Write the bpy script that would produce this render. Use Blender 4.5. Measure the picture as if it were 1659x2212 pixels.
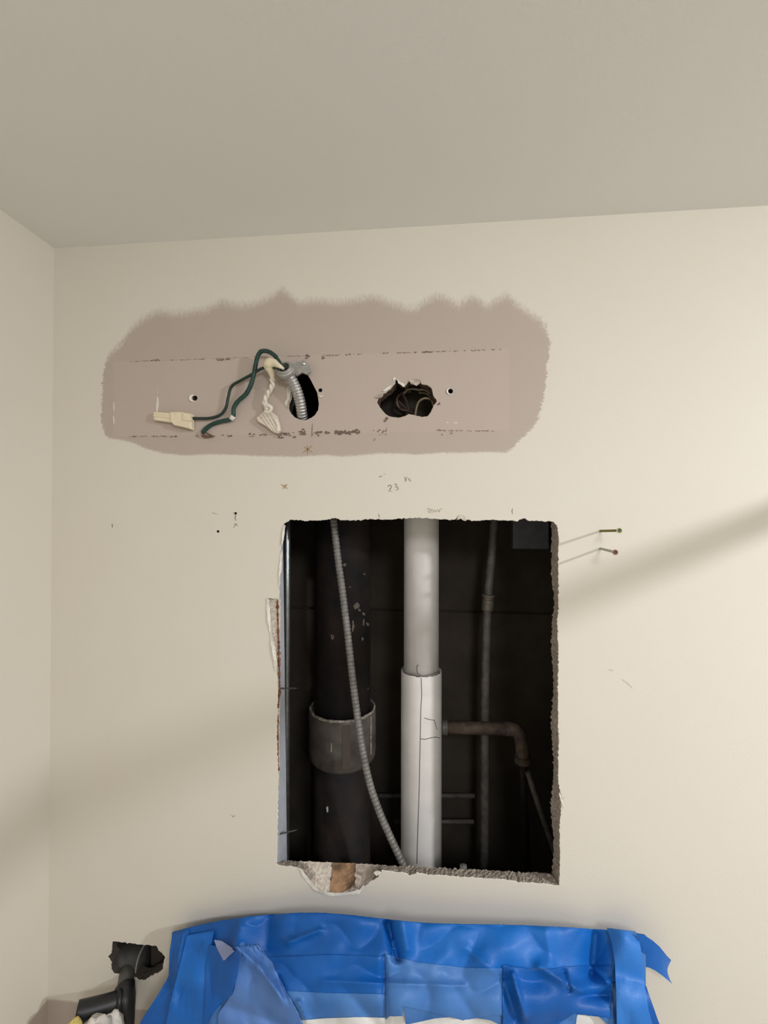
import bpy, bmesh, math, random
from mathutils import Vector, Matrix, noise
from mathutils.geometry import delaunay_2d_cdt
random.seed(7)
for o in list(bpy.data.objects): bpy.data.objects.remove(o)
SC = bpy.context.scene
COL = SC.collection
R = math.radians
# ------------------------------------------------------------------ camera
W, H, F = 1659.0, 2212.0, 950.0
YAW, PITCH, ROLL = R(-5.4), R(0.5), R(0.1)
CAM = Vector((0.0, -0.95, 1.81))
fw = Vector((math.sin(YAW)*math.cos(PITCH), math.cos(YAW)*math.cos(PITCH), math.sin(PITCH)))
rt = Vector((math.cos(YAW), -math.sin(YAW), 0)); up = rt.cross(fw)
rt, up = math.cos(ROLL)*rt + math.sin(ROLL)*up, -math.sin(ROLL)*rt + math.cos(ROLL)*up
cd = bpy.data.cameras.new('camera'); cam = bpy.data.objects.new('camera', cd); COL.objects.link(cam)
cd.sensor_fit = 'VERTICAL'; cd.sensor_height = 36.0; cd.lens = 36.0*F/H; cd.clip_start = 0.01
m = Matrix((rt, up, -fw)).transposed().to_4x4(); m.translation = CAM; cam.matrix_world = m
SC.camera = cam
# ------------------------------------------------------------------ world, lights, exposure
wd = bpy.data.worlds.new('world'); SC.world = wd; wd.use_nodes = True
wd.node_tree.nodes['Background'].inputs[0].default_value = (0.02, 0.02, 0.02, 1)
SC.view_settings.view_transform = 'Standard'; SC.view_settings.look = 'None'
SC.view_settings.gamma = 1.0; SC.view_settings.use_curve_mapping = False
SC.view_settings.exposure = -0.14
CEIL = 2.437
LAMP = Vector((2.02, -1.38, CEIL))
FILL_LAMP = Vector((0.55, -1.9, CEIL))  # added fill lamp behind the viewer, brightens the wall and the chase pipes
LAMP_COL = (0.94, 0.955, 1.0)
LAMP_DIR = Vector((-0.30, 0.25, -0.92)).normalized()   # the gimbal downlight and the added fill lamp both tilt towards the wall
FILL_LAMP_DIR = Vector((-0.20, 0.42, -0.88)).normalized()
def disc_light(loc, power, size, aim=Vector((0, 0, -1)), drop=0.008):
    ld = bpy.data.lights.new('room_or_fill_lamp', 'AREA'); ld.shape = 'DISK'; ld.size = size
    ld.energy = power; ld.color = LAMP_COL
    lo = bpy.data.objects.new('room_or_fill_lamp', ld); COL.objects.link(lo); lo.location = (loc.x, loc.y, loc.z-drop)
    lo.rotation_euler = aim.to_track_quat('-Z', 'Y').to_euler()
    return lo
disc_light(LAMP, 45.0, 0.11, LAMP_DIR, 0.045)
disc_light(FILL_LAMP, 14.0, 0.46, FILL_LAMP_DIR, 0.13)

# ------------------------------------------------------------------ pixel -> point on the plane y = const of the real room
def ray(px, py):
    return fw + rt*((px-W/2)/F) - up*((py-H/2)/F)
def P(px, py, y=0.0):
    d = ray(px, py); return CAM + d*((y-CAM.y)/d.y)
def PX(px, py, x):
    d = ray(px, py); return CAM + d*((x-CAM.x)/d.x)
# ------------------------------------------------------------------ materials
def mat(name, col, rough=0.6, metal=0.0, var=0.0, scale=40.0, bump=0.0, bscale=200.0, col2=None, spec=0.5, trans=0.0):
    M = bpy.data.materials.new(name); M.use_nodes = True; N = M.node_tree.nodes; L = M.node_tree.links
    b = N['Principled BSDF']; b.inputs['Base Color'].default_value = (*col, 1)
    b.inputs['Roughness'].default_value = rough; b.inputs['Metallic'].default_value = metal
    b.inputs['Specular IOR Level'].default_value = spec
    if trans: b.inputs['Transmission Weight'].default_value = trans
    g = N.new('ShaderNodeNewGeometry')
    if var or col2:
        n = N.new('ShaderNodeTexNoise'); n.inputs['Scale'].default_value = scale; n.inputs['Detail'].default_value = 6
        L.new(g.outputs['Position'], n.inputs['Vector'])
        r = N.new('ShaderNodeMapRange'); r.inputs[1].default_value = 0.35; r.inputs[2].default_value = 0.65
        L.new(n.outputs[0], r.inputs[0])
        x = N.new('ShaderNodeMix'); x.data_type = 'RGBA'
        c2 = col2 if col2 else tuple(c*(1-var) for c in col)
        x.inputs[6].default_value = (*col, 1); x.inputs[7].default_value = (*c2, 1)
        L.new(r.outputs[0], x.inputs[0]); L.new(x.outputs[2], b.inputs['Base Color'])
    if bump:
        n2 = N.new('ShaderNodeTexNoise'); n2.inputs['Scale'].default_value = bscale; n2.inputs['Detail'].default_value = 4
        L.new(g.outputs['Position'], n2.inputs['Vector'])
        bp = N.new('ShaderNodeBump'); bp.inputs['Strength'].default_value = bump; bp.inputs['Distance'].default_value = 0.002
        L.new(n2.outputs[0], bp.inputs['Height']); L.new(bp.outputs[0], b.inputs['Normal'])
    return M
CREAM = (0.715, 0.675, 0.59); TAUPE = (0.475, 0.400, 0.345)
M_ceil = mat('ceiling_paint', (0.87, 0.86, 0.82), 0.85, bump=0.12, bscale=260)
M_gyp = mat('gypsum_core', (0.58, 0.50, 0.42), 0.95, col2=(0.36, 0.30, 0.245), scale=130, bump=0.9, bscale=420)
M_gypl = mat('gypsum_white', (0.78, 0.72, 0.62), 0.95, col2=(0.56, 0.48, 0.40), scale=160, bump=0.8, bscale=500)
M_paper = mat('torn_paper', (0.86, 0.82, 0.73), 0.9, var=0.15, scale=220, bump=0.6, bscale=600)
M_kraft = mat('kraft_paper', (0.40, 0.235, 0.13), 0.9, col2=(0.12, 0.075, 0.045), scale=45, bump=0.6)
M_rust = mat('rust', (0.30, 0.125, 0.055), 0.9, col2=(0.10, 0.035, 0.018), scale=110, bump=0.7)
M_galv = mat('galvanised_steel', (0.66, 0.69, 0.76), 0.45, 0.15, var=0.12, scale=30, bump=0.05)
M_galvd = mat('dull_galvanised', (0.26, 0.28, 0.28), 0.32, 0.85, var=0.3, scale=60, bump=0.1)
M_cond = mat('conduit_steel', (0.50, 0.49, 0.47), 0.38, 0.75, var=0.25, scale=120)
M_cable = mat('armoured_cable', (0.25, 0.24, 0.22), 0.6, 0.35, var=0.35, scale=70)
M_fit = mat('zinc_fitting', (0.45, 0.435, 0.41), 0.5, 0.6, var=0.2, scale=90, bump=0.15)
M_iron = mat('cast_iron', (0.005, 0.005, 0.006), 0.75, col2=(0.020, 0.012, 0.009), scale=14, bump=0.6, bscale=70, spec=0.3)
M_hub = mat('hub_iron', (0.095, 0.082, 0.068), 0.7, col2=(0.036, 0.027, 0.021), scale=18, bump=0.35, bscale=90)
M_lead = mat('joint_rim', (0.36, 0.33, 0.28), 0.8, col2=(0.12, 0.10, 0.08), scale=110, bump=0.8)
M_jack = mat('insulation_jacket', (0.86, 0.83, 0.79), 0.42, var=0.12, scale=14, bump=0.12, bscale=60)
M_seam = mat('jacket_seam', (0.16, 0.14, 0.12), 0.9)
M_dpipe = mat('dull_brown_pipe', (0.10, 0.07, 0.05), 0.7, var=0.5, scale=60, bump=0.4)
M_gpipe = mat('dull_grey_pipe', (0.16, 0.145, 0.13), 0.6, 0.2, var=0.4, scale=50)
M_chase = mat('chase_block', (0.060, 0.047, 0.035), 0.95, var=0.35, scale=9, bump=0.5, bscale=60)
M_black = mat('black_plastic', (0.012, 0.012, 0.013), 0.45)
M_dgrey = mat('grey_fitting', (0.062, 0.061, 0.055), 0.6, var=0.3, scale=60)
M_green = mat('green_insulation', (0.014, 0.058, 0.046), 0.5, var=0.4, scale=160)
M_dgreen = mat('dark_green_insulation', (0.010, 0.034, 0.026), 0.45, var=0.4, scale=160)
M_creamp = mat('cream_plastic', (0.80, 0.70, 0.50), 0.4, var=0.08, scale=90)
M_whitew = mat('white_insulation', (0.78, 0.72, 0.60), 0.5, var=0.15, scale=150)
M_clear = mat('milky_plastic', (0.72, 0.62, 0.52), 0.3, var=0.15, scale=120)
M_copper = mat('bare_copper', (0.22, 0.13, 0.10), 0.4, 0.8)
M_wtan = mat('tan_wire', (0.36, 0.29, 0.19), 0.5, var=0.2, scale=100)
M_wbrn = mat('brown_wire', (0.10, 0.06, 0.045), 0.5, var=0.3, scale=100)
M_pencil = mat('pencil', (0.30, 0.24, 0.16), 0.8, var=0.4, scale=500)
M_pencilo = mat('orange_pencil', (0.42, 0.27, 0.10), 0.8, var=0.4, scale=500)
M_resid = mat('dark_residue', (0.22, 0.165, 0.125), 0.9, var=0.5, scale=300)
M_kraftd = mat('dark_kraft', (0.12, 0.07, 0.04), 0.9, col2=(0.05, 0.03, 0.02), scale=70, bump=0.6)
M_fitd = mat('dull_brass', (0.22, 0.19, 0.15), 0.55, 0.3, var=0.4, scale=120)
M_hole = mat('hole_inside', (0.06, 0.048, 0.038), 0.95)
M_drip = mat('white_scuff', (0.74, 0.69, 0.62), 0.7)
M_plastic = mat('white_plastic_sheet', (0.82, 0.81, 0.78), 0.45, var=0.1, scale=30, bump=0.5, bscale=70)
M_rag = mat('white_rag', (0.74, 0.71, 0.66), 0.9, var=0.2, scale=60, bump=0.7, bscale=120)
M_yel = mat('yellow_cloth', (0.74, 0.60, 0.18), 0.8, var=0.2, scale=80)
M_chrome = mat('chrome', (0.8, 0.8, 0.8), 0.15, 1.0)
M_floor = mat('floor_tile', (0.38, 0.365, 0.34), 0.5, var=0.1, scale=6)
M_trimw = mat('white_trim', (0.8, 0.8, 0.78), 0.5)
M_scr1 = mat('olive_screw', (0.24, 0.22, 0.05), 0.4, 0.3)
M_scr1h = mat('yellow_green_head', (0.50, 0.52, 0.26), 0.5)
M_scr2 = mat('bright_screw', (0.60, 0.60, 0.58), 0.22, 0.9)
M_scr2h = mat('red_head', (0.48, 0.25, 0.18), 0.5)
M_lamp = bpy.data.materials.new('lamp_lens'); M_lamp.use_nodes = True
_b = M_lamp.node_tree.nodes['Principled BSDF']; _b.inputs['Emission Color'].default_value = (*LAMP_COL, 1); _b.inputs['Emission Strength'].default_value = 8
def tape_mat(name, col, col2, rough=0.5):
    M = mat(name, col, rough, col2=col2, scale=9, bump=0.25, bscale=320, spec=0.35)
    b = M.node_tree.nodes['Principled BSDF']; b.inputs['Coat Weight'].default_value = 0.06; b.inputs['Coat Roughness'].default_value = 0.3
    return M
M_tape = tape_mat('blue_tape', (0.003, 0.110, 0.44), (0.002, 0.080, 0.33))
M_tape2 = tape_mat('blue_tape_bright', (0.008, 0.150, 0.54), (0.004, 0.105, 0.42))
M_tape3 = tape_mat('blue_tape_thin', (0.080, 0.215, 0.52), (0.030, 0.145, 0.43))
M_tapel = tape_mat('blue_tape_pale', (0.115, 0.235, 0.55), (0.06, 0.175, 0.48))
M_taper = tape_mat('blue_tape_light', (0.045, 0.215, 0.62), (0.010, 0.145, 0.52))
M_tapeb = tape_mat('tape_back', (0.28, 0.32, 0.52), (0.22, 0.27, 0.48), 0.5)

# painted wall: cream paint, old taupe paint showing where the light bar and the vanity were
def wall_mat(name, patch):
    M = bpy.data.materials.new(name); M.use_nodes = True; nt = M.node_tree; N = nt.nodes; L = nt.links
    b = N['Principled BSDF']; b.inputs['Roughness'].default_value = 0.62; b.inputs['Specular IOR Level'].default_value = 0.3
    g = N.new('ShaderNodeNewGeometry'); s = N.new('ShaderNodeSeparateXYZ'); L.new(g.outputs['Position'], s.inputs[0])
    def math_(op, a, b2=None, c=None):
        n = N.new('ShaderNodeMath'); n.operation = op
        for i, v in enumerate((a, b2, c)):
            if v is None: continue
            if isinstance(v, (int, float)): n.inputs[i].default_value = v
            else: L.new(v, n.inputs[i])
        return n.outputs[0]
    def noise_(sx, sy, sz, detail=3, scale=1.0):
        mp = N.new('ShaderNodeMapping'); mp.inputs['Scale'].default_value = (sx, sy, sz); L.new(g.outputs['Position'], mp.inputs['Vector'])
        n = N.new('ShaderNodeTexNoise'); n.inputs['Scale'].default_value = scale; n.inputs['Detail'].default_value = detail
        L.new(mp.outputs[0], n.inputs['Vector']); return math_('SUBTRACT', n.outputs[0], 0.5)
    def step(v, w): # 0..1 smooth over +-w
        n = N.new('ShaderNodeMapRange'); n.interpolation_type = 'SMOOTHSTEP'
        if isinstance(w, (int, float)): n.inputs[1].default_value = -w; n.inputs[2].default_value = w
        else: L.new(math_('MULTIPLY', w, -1.0), n.inputs[1]); L.new(w, n.inputs[2])
        L.new(v, n.inputs[0]); return n.outputs[0]
    X, Y, Z = s.outputs
    zv = P(130, 2161).z
    low = step(math_('SUBTRACT', zv, math_('ADD', Z, math_('MULTIPLY', noise_(60, 60, 60), 0.006))), 0.004)
    low = math_('MULTIPLY', low, math_('MULTIPLY', step(math_('SUBTRACT', 0.66, X), 0.004), step(math_('ADD', Y, 0.56), 0.004)))
    mask = low
    if patch:
        hi = [(212,975),(218,925),(224,800),(232,772),(248,756),(262,741),(280,716),(300,696),(322,682),(345,673),(372,678),(400,677),(425,672),(445,668),(480,652),(500,657),(520,661),(545,658),(565,650),(590,640),(610,626),(625,640),(650,656),(672,650),(700,650),(725,655),(760,650),(782,646),(800,642),(822,646),(850,657),(880,668),(900,667),(915,656),(930,645),(945,640),(960,643),(980,656),(992,660),(1005,650),(1020,642),(1032,647),(1050,663),(1062,656),(1080,645),(1096,638),(1106,648),(1122,662),(1145,678),(1168,693),(1180,712),(1188,745),(1196,800)]
        lo = [(212,850),(218,890),(224,935),(232,946),(262,950),(285,955),(300,963),(325,972),(350,978),(400,984),(450,981),(500,982),(560,985),(610,986),(640,987),(700,983),(740,986),(780,983),(820,979),(870,980),(900,982),(950,978),(1000,978),(1050,976),(1092,978),(1106,969),(1120,952),(1136,938),(1150,925),(1162,903),(1172,872),(1178,830),(1184,780),(1188,747),(1196,700)]
        x0, x1 = P(218, 850).x-0.02, P(1196, 850).x+0.02; z0, z1 = P(700, 1020).z, P(700, 580).z
        jx = math_('ADD', X, math_('ADD', math_('MULTIPLY', noise_(45, 45, 90), 0.020), math_('MULTIPLY', noise_(160, 160, 420, 4), 0.022)))
        u = math_('DIVIDE', math_('SUBTRACT', jx, x0), x1-x0)
        outs = []
        for pts in (hi, lo):
            fc = N.new('ShaderNodeFloatCurve'); cv = fc.mapping.curves[0]
            L.new(u, fc.inputs['Value']); fc.inputs['Factor'].default_value = 1
            uv = []
            for (a, c) in pts:
                q = P(a, c); uv.append(((q.x-x0)/(x1-x0), (q.z-z0)/(z1-z0)))
            cv.points[0].location = (0, uv[0][1]); cv.points[1].location = (1, uv[-1][1])
            for q in uv: cv.points.new(*q)
            for p_ in cv.points: p_.handle_type = 'VECTOR'
            fc.mapping.use_clip = False
            fc.mapping.update(); outs.append(math_('ADD', math_('MULTIPLY', fc.outputs[0], z1-z0), z0))
        zt = math_('ADD', Z, math_('ADD', math_('MULTIPLY', noise_(260, 260, 80, 5), 0.030), math_('MULTIPLY', noise_(60, 60, 60), 0.008)))
        zb = math_('ADD', Z, math_('MULTIPLY', noise_(120, 120, 260, 5), 0.007))
        top = step(math_('SUBTRACT', outs[0], zt), 0.016)
        bot = step(math_('SUBTRACT', zb, outs[1]), 0.0035)
        mask = math_('MAXIMUM', math_('MULTIPLY', top, bot), low)
        # old fixture rectangle: a shade smoother and lighter than the brushed paint above it
        a, c = P(245, 860), P(1100, 860)
        rect = math_('MULTIPLY', step(math_('SUBTRACT', X, a.x), 0.003), step(math_('SUBTRACT', c.x, X), 0.003))
        tz = P(660, 768).z; bz = P(660, 937).z
        rect = math_('MULTIPLY', rect, math_('MULTIPLY', step(math_('SUBTRACT', tz, Z), 0.002), step(math_('SUBTRACT', Z, bz), 0.002)))
    tx = N.new('ShaderNodeMix'); tx.data_type = 'RGBA'; tx.inputs[6].default_value = (*TAUPE, 1); tx.inputs[7].default_value = (TAUPE[0]*1.06, TAUPE[1]*1.05, TAUPE[2]*1.05, 1)
    if patch: L.new(rect, tx.inputs[0])
    else: tx.inputs[0].default_value = 0
    cx = N.new('ShaderNodeMix'); cx.data_type = 'RGBA'; cx.inputs[6].default_value = (*CREAM, 1); cx.inputs[7].default_value = (CREAM[0]*0.97, CREAM[1]*0.955, CREAM[2]*0.93, 1)
    L.new(math_('ADD', noise_(5, 5, 5, 4), 0.5), cx.inputs[0])
    mx = N.new('ShaderNodeMix'); mx.data_type = 'RGBA'; L.new(mask, mx.inputs[0]); L.new(cx.outputs[2], mx.inputs[6]); L.new(tx.outputs[2], mx.inputs[7])
    L.new(mx.outputs[2], b.inputs['Base Color'])
    bp = N.new('ShaderNodeBump'); bp.inputs['Strength'].default_value = 0.10; bp.inputs['Distance'].default_value = 0.002
    L.new(noise_(150, 150, 150, 4), bp.inputs['Height']); L.new(bp.outputs[0], b.inputs['Normal'])
    return M
M_wallp = wall_mat('wall_paint_patched', True); M_wall = wall_mat('wall_paint', False)

# ------------------------------------------------------------------ mesh helpers
def tag(o, label=None, cat=None, group=None, kind=None):
    if label: o['label'] = label
    if cat: o['category'] = cat
    if group: o['group'] = group
    if kind: o['kind'] = kind
    return o
def mk(name, vf, mats, parent=None, smooth=False, mi=None, **tags):
    v, f = vf; v = [Vector(p) for p in v]
    if parent is not None: org = Vector(parent['_o']) if '_o' in parent else Vector((0,0,0))
    else:
        xs = [p.x for p in v]; ys = [p.y for p in v]; zs = [p.z for p in v]
        org = Vector(((min(xs)+max(xs))/2, (min(ys)+max(ys))/2, min(zs)))
    me = bpy.data.meshes.new(name); me.from_pydata([p-org for p in v], [], f); me.update()
    for mm in (mats if isinstance(mats, (list, tuple)) else [mats]): me.materials.append(mm)
    if mi: me.polygons.foreach_set('material_index', mi)
    if smooth: me.polygons.foreach_set('use_smooth', [True]*len(me.polygons))
    o = bpy.data.objects.new(name, me); COL.objects.link(o)
    if parent is not None: o.parent = parent; ORG[o.name] = org
    else: o.location = org
    ORG[o.name] = org
    tag(o, **tags); return o
ORG = {}
def sub(name, vf, mats, parent, smooth=False, mi=None, **tags):
    org = ORG[parent.name]
    v, f = vf; me = bpy.data.meshes.new(name); me.from_pydata([Vector(p)-org for p in v], [], f); me.update()
    for mm in (mats if isinstance(mats, (list, tuple)) else [mats]): me.materials.append(mm)
    if mi: me.polygons.foreach_set('material_index', mi)
    if smooth: me.polygons.foreach_set('use_smooth', [True]*len(me.polygons))
    o = bpy.data.objects.new(name, me); COL.objects.link(o); o.parent = parent; ORG[o.name] = org
    tag(o, **tags); return o
def thing(name, loc, label, cat, group=None):
    o = bpy.data.objects.new(name, None); COL.objects.link(o); o.location = loc; o.empty_display_size = 0.02
    ORG[o.name] = Vector(loc); tag(o, label, cat, group); return o
def join(*vfs):
    V, Fc = [], []
    for v, f in vfs:
        n = len(V); V += list(v); Fc += [[i+n for i in q] for q in f]
    return V, Fc
def box(a, b):
    x0,y0,z0 = a; x1,y1,z1 = b
    v = [(x0,y0,z0),(x1,y0,z0),(x1,y1,z0),(x0,y1,z0),(x0,y0,z1),(x1,y0,z1),(x1,y1,z1),(x0,y1,z1)]
    return v, [[3,2,1,0],[4,5,6,7],[0,1,5,4],[1,2,6,5],[2,3,7,6],[3,0,4,7]]
def catmull(pts, n=8):
    pts = [Vector(p) for p in pts]; out = []
    for i in range(len(pts)-1):
        p0 = pts[max(i-1,0)]; p1 = pts[i]; p2 = pts[i+1]; p3 = pts[min(i+2, len(pts)-1)]
        for k in range(n):
            t = k/n
            out.append(0.5*((2*p1)+(p2-p0)*t+(2*p0-5*p1+4*p2-p3)*t*t+(3*p1-p0-3*p2+p3)*t**3))
    out.append(pts[-1]); return out
def resample(pts, step):
    d = [0]
    for i in range(1, len(pts)): d.append(d[-1]+(pts[i]-pts[i-1]).length)
    n = max(2, int(d[-1]/step)); out = []; j = 0
    for k in range(n+1):
        t = d[-1]*k/n
        while j < len(d)-2 and d[j+1] < t: j += 1
        w = (t-d[j])/max(1e-9, d[j+1]-d[j]); out.append(pts[j].lerp(pts[j+1], w))
    return out
def tube(pts, rad, n=12, caps=True):
    pts = [Vector(p) for p in pts]; N = len(pts); V, Fc = [], []
    t0 = (pts[1]-pts[0]).normalized(); a = Vector((0,0,1)) if abs(t0.z) < 0.9 else Vector((1,0,0))
    nrm = t0.cross(a).normalized()
    for i in range(N):
        t = (pts[min(i+1,N-1)]-pts[max(i-1,0)]).normalized()
        nrm = (nrm - t*nrm.dot(t)).normalized(); bi = t.cross(nrm)
        r = rad(i/(N-1), i) if callable(rad) else (rad[i] if isinstance(rad, (list, tuple)) else rad)
        for k in range(n):
            an = 2*math.pi*k/n; V.append(pts[i]+nrm*(r*math.cos(an))+bi*(r*math.sin(an)))
    for i in range(N-1):
        for k in range(n):
            Fc.append([i*n+k, i*n+(k+1)%n, (i+1)*n+(k+1)%n, (i+1)*n+k])
    if caps: Fc.append(list(range(n))[::-1]); Fc.append([(N-1)*n+k for k in range(n)])
    return V, Fc
def lathe(base, axis, prof, n=40, closed=False):
    # prof: (radius, distance along the axis)
    axis = Vector(axis).normalized(); a = Vector((0,0,1)) if abs(axis.z) < 0.9 else Vector((1,0,0))
    e1 = axis.cross(a).normalized(); e2 = axis.cross(e1); V, Fc = [], []; base = Vector(base)
    for r, h in prof:
        for k in range(n):
            an = 2*math.pi*k/n; V.append(base+axis*h+e1*(r*math.cos(an))+e2*(r*math.sin(an)))
    m_ = len(prof)
    for i in range(m_ if closed else m_-1):
        j = (i+1) % m_
        for k in range(n): Fc.append([i*n+k, i*n+(k+1)%n, j*n+(k+1)%n, j*n+k])
    if not closed: Fc.append(list(range(n))[::-1]); Fc.append([(m_-1)*n+k for k in range(n)])
    return V, Fc
def prism(pxs, y0, y1, bev=0.0):
    """polygon read off the photograph at depth y0 (front) given thickness back to y1"""
    f = [P(a, b, y0) for a, b in pxs]; n = len(f); c = sum(f, Vector())/n
    ring0 = [c+(p-c)*(1-bev)for p in f] if bev else f
    if bev:
        V = ring0 + [Vector((p.x, y0+(y1-y0)*0.2, p.z)) for p in f] + [Vector((p.x, y1, p.z)) for p in f]; k = 3
    else: V = ring0 + [Vector((p.x, y1, p.z)) for p in f]; k = 2
    Fc = [list(range(n)), [(k-1)*n+i for i in range(n)][::-1]]
    for j in range(k-1):
        for i in range(n): Fc.append([j*n+i, (j)*n+(i+1)%n, (j+1)*n+(i+1)%n, (j+1)*n+i][::-1])
    return V, Fc
def ribbon(pxs, w, y=-0.0006, taper=True):
    pts = [P(a, b, 0) for a, b in pxs]; V, Fc = [], []; n = len(pts)
    for i, p in enumerate(pts):
        t = (pts[min(i+1,n-1)]-pts[max(i-1,0)]); t = Vector((-t.z, 0, t.x)).normalized()
        ww = w*(0.45 if taper and i in (0, n-1) else 1)*(0.8+0.4*random.random())*0.5
        V += [p+t*ww+Vector((0,y,0)), p-t*ww+Vector((0,y,0)), p+t*ww+Vector((0,y+0.0005,0)), p-t*ww+Vector((0,y+0.0005,0))]
    for i in range(n-1):
        a = 4*i; c = a+4
        Fc += [[a, c, c+1, a+1], [a, a+2, c+2, c], [a+1, c+1, c+3, a+3], [a+2, a+3, c+3, c+2]]
    return V, Fc
def fb(x, y=0.0, z=0.0): return noise.noise(Vector((x, y, z)))

# ------------------------------------------------------------------ outlines of the openings in the wall (photograph pixels)
OPEN_F = [(613,1132),(625,1122),(660,1125),(700,1123),(724,1119),(735,1123),(762,1124),(800,1121),(840,1122),(880,1119),(925,1119),(950,1122),(983,1122),(990,1116),(998,1115),(1008,1122),(1025,1125),(1060,1122),(1118,1125),(1131,1119),(1142,1125),(1194,1126),(1203,1135),(1207,1158),(1206,1230),(1207,1300),(1204,1345),(1207,1420),(1205,1500),(1207,1600),(1206,1690),(1213,1722),(1209,1790),(1210,1850),(1209,1885),(1208,1915),
 (1188,1912),(1150,1908),(1120,1907),(1090,1901),(1060,1899),(1030,1897),(1000,1896),(960,1892),(925,1891),(900,1886),(885,1893),(872,1886),(850,1884),(825,1881),(814,1897),(796,1908),(782,1921),(757,1928),(733,1931),(706,1929),(685,1925),(671,1909),(655,1890),(643,1874),(615,1872),(598,1869),
 (599,1800),(600,1740),(601,1680),(599,1640),(597,1590),(599,1540),(600,1490),(597,1450),(593,1410),(587,1375),(582,1345),(579,1318),(575,1293),(588,1293),(602,1294),(604,1262),(604,1225),(607,1200),(606,1170),(611,1150)]
OPEN_B = {}  # filled below: the same loop seen at the back of the board
BT = 0.046
def inner(a, b):
    # where the cut goes at the back of the board (read at depth BT)
    if b < 1150 and 620 < a < 1196: return (a, b-2.0)
    if a > 1180 and b < 1900: return ({True: 1191}.get(b < 1250, 1193 + 3*math.sin(b*0.035)), min(b*0.985+16, 1886))
    if b >= 1865: return (max(622, min(1194, a-6 if a > 1100 else a)), 1858+(a-600)*0.047)
    return (596, b)
HOLE1 = [(640,800),(652,800),(662,806),(668,815),(673,824),(680,838),(685,848),(687,860),(689,872),(687,886),(681,896),(672,903),(660,908),(648,907),(637,902),(628,893),(624,882),(625,872),(630,862),(632,850),(630,835),(632,815)]
HOLE2 = [(813,868),(818,858),(830,849),(840,842),(848,834),(853,826),(855,819),(862,825),(869,829),(876,832),(884,823),(896,821),(908,822),(911,829),(924,832),(933,838),(936,852),(940,860),(945,866),(937,876),(934,885),(929,893),(925,899),(910,901),(896,897),(883,895),(872,900),(859,903),(848,901),(840,900),(831,894),(822,884),(817,876)]
DRAIN = [(243,2033),(270,2036),(300,2040),(338,2043),(341,2052),(350,2058),(356,2068),(353,2080),(352,2092),(345,2101),(334,2105),(326,2110),(313,2118),(300,2118),(290,2112),(280,2110),(262,2106),(246,2103),(239,2094),(241,2080),(232,2068),(240,2058),(241,2045)]
def circ(cx, cy, r, n=14): return [(cx+r*math.cos(2*math.pi*k/n), cy+r*math.sin(2*math.pi*k/n)) for k in range(n)]
def densify(pxs, step=0.003, amp=0.0008, seed=0.0):
    pts = [P(a, b, 0) for a, b in pxs]; pts.append(pts[0].copy())
    q = resample(pts, step)[:-1]; out = []
    for i, p in enumerate(q):
        t = (q[(i+1)%len(q)]-q[i-1]); nn = Vector((-t.z, 0, t.x)).normalized()
        d = amp*(fb(i*0.55, seed, 1.3)+0.8*fb(i*1.7, seed, 9.1))
        out.append(p+nn*d)
    return out
# ------------------------------------------------------------------ room shell
XL = P(112, 1114).x; XR = 2.75; YF = -2.45
def inside(p, poly):
    c = False; j = len(poly)-1
    for i in range(len(poly)):
        a, b = poly[i], poly[j]
        if (a[1] > p[1]) != (b[1] > p[1]) and p[0] < (b[0]-a[0])*(p[1]-a[1])/(b[1]-a[1])+a[0]: c = not c
        j = i
    return c
loops = [densify(OPEN_F, 0.0030, 0.0019, 0.0), densify(HOLE1, 0.003, 0.0006, 3.0), densify(HOLE2, 0.0028, 0.0010, 5.0), densify(DRAIN, 0.003, 0.0016, 8.0)]
small = [(421,860,5.5),(692,843,4.2),(973,845,5.5),(471,1148,2.8),(509,1109,2.8)]
for a, b, r in small: loops.append([P(*q) for q in circ(a, b, r)])
verts2 = [(XL,0.0),(XR,0.0),(XR,CEIL),(XL,CEIL)]; edges2 = [(0,1),(1,2),(2,3),(3,0)]
for lp in loops:
    n = len(verts2); verts2 += [(p.x, p.z) for p in lp]; edges2 += [(n+i, n+(i+1)%len(lp)) for i in range(len(lp))]
cv, ce, cf, *_ = delaunay_2d_cdt([Vector(p) for p in verts2], edges2, [], 1, 1e-7)
polys = [[(p.x, p.z) for p in lp] for lp in loops]; boxes = [(min(q[0] for q in pl), max(q[0] for q in pl), min(q[1] for q in pl), max(q[1] for q in pl)) for pl in polys]
ff = []
for f in cf:
    c = sum((cv[i] for i in f), Vector((0,0)))/len(f)
    if any(b[0]<=c.x<=b[1] and b[2]<=c.y<=b[3] and inside((c.x, c.y), pl) for pl, b in zip(polys, boxes)): continue
    ff.append(list(f))
V = [(p.x, 0.0, p.y) for p in cv]
me_n = Vector(V[ff[0][1]])-Vector(V[ff[0][0]]); me_m = Vector(V[ff[0][2]])-Vector(V[ff[0][0]])
if me_n.cross(me_m).y > 0: ff = [f[::-1] for f in ff]
wall = mk('wall_back', (V, ff), M_wallp, label='cream painted wall with a taupe patch and a big cut opening', cat='wall', kind='structure')
mk('wall_left', ([(XL,0,0),(XL,YF,0),(XL,YF,CEIL),(XL,0,CEIL)], [[0,1,2,3][::-1]]), M_wall, label='plain cream painted side wall at the left', cat='wall', kind='structure')
mk('wall_right', ([(XR,0,0),(XR,YF,0),(XR,YF,CEIL),(XR,0,CEIL)], [[0,1,2,3]]), M_wall, label='cream painted side wall at the right', cat='wall', kind='structure')
mk('wall_front', ([(XL,YF,0),(XR,YF,0),(XR,YF,CEIL),(XL,YF,CEIL)], [[0,1,2,3][::-1]]), M_wall, label='cream painted wall behind the viewer', cat='wall', kind='structure')
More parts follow.
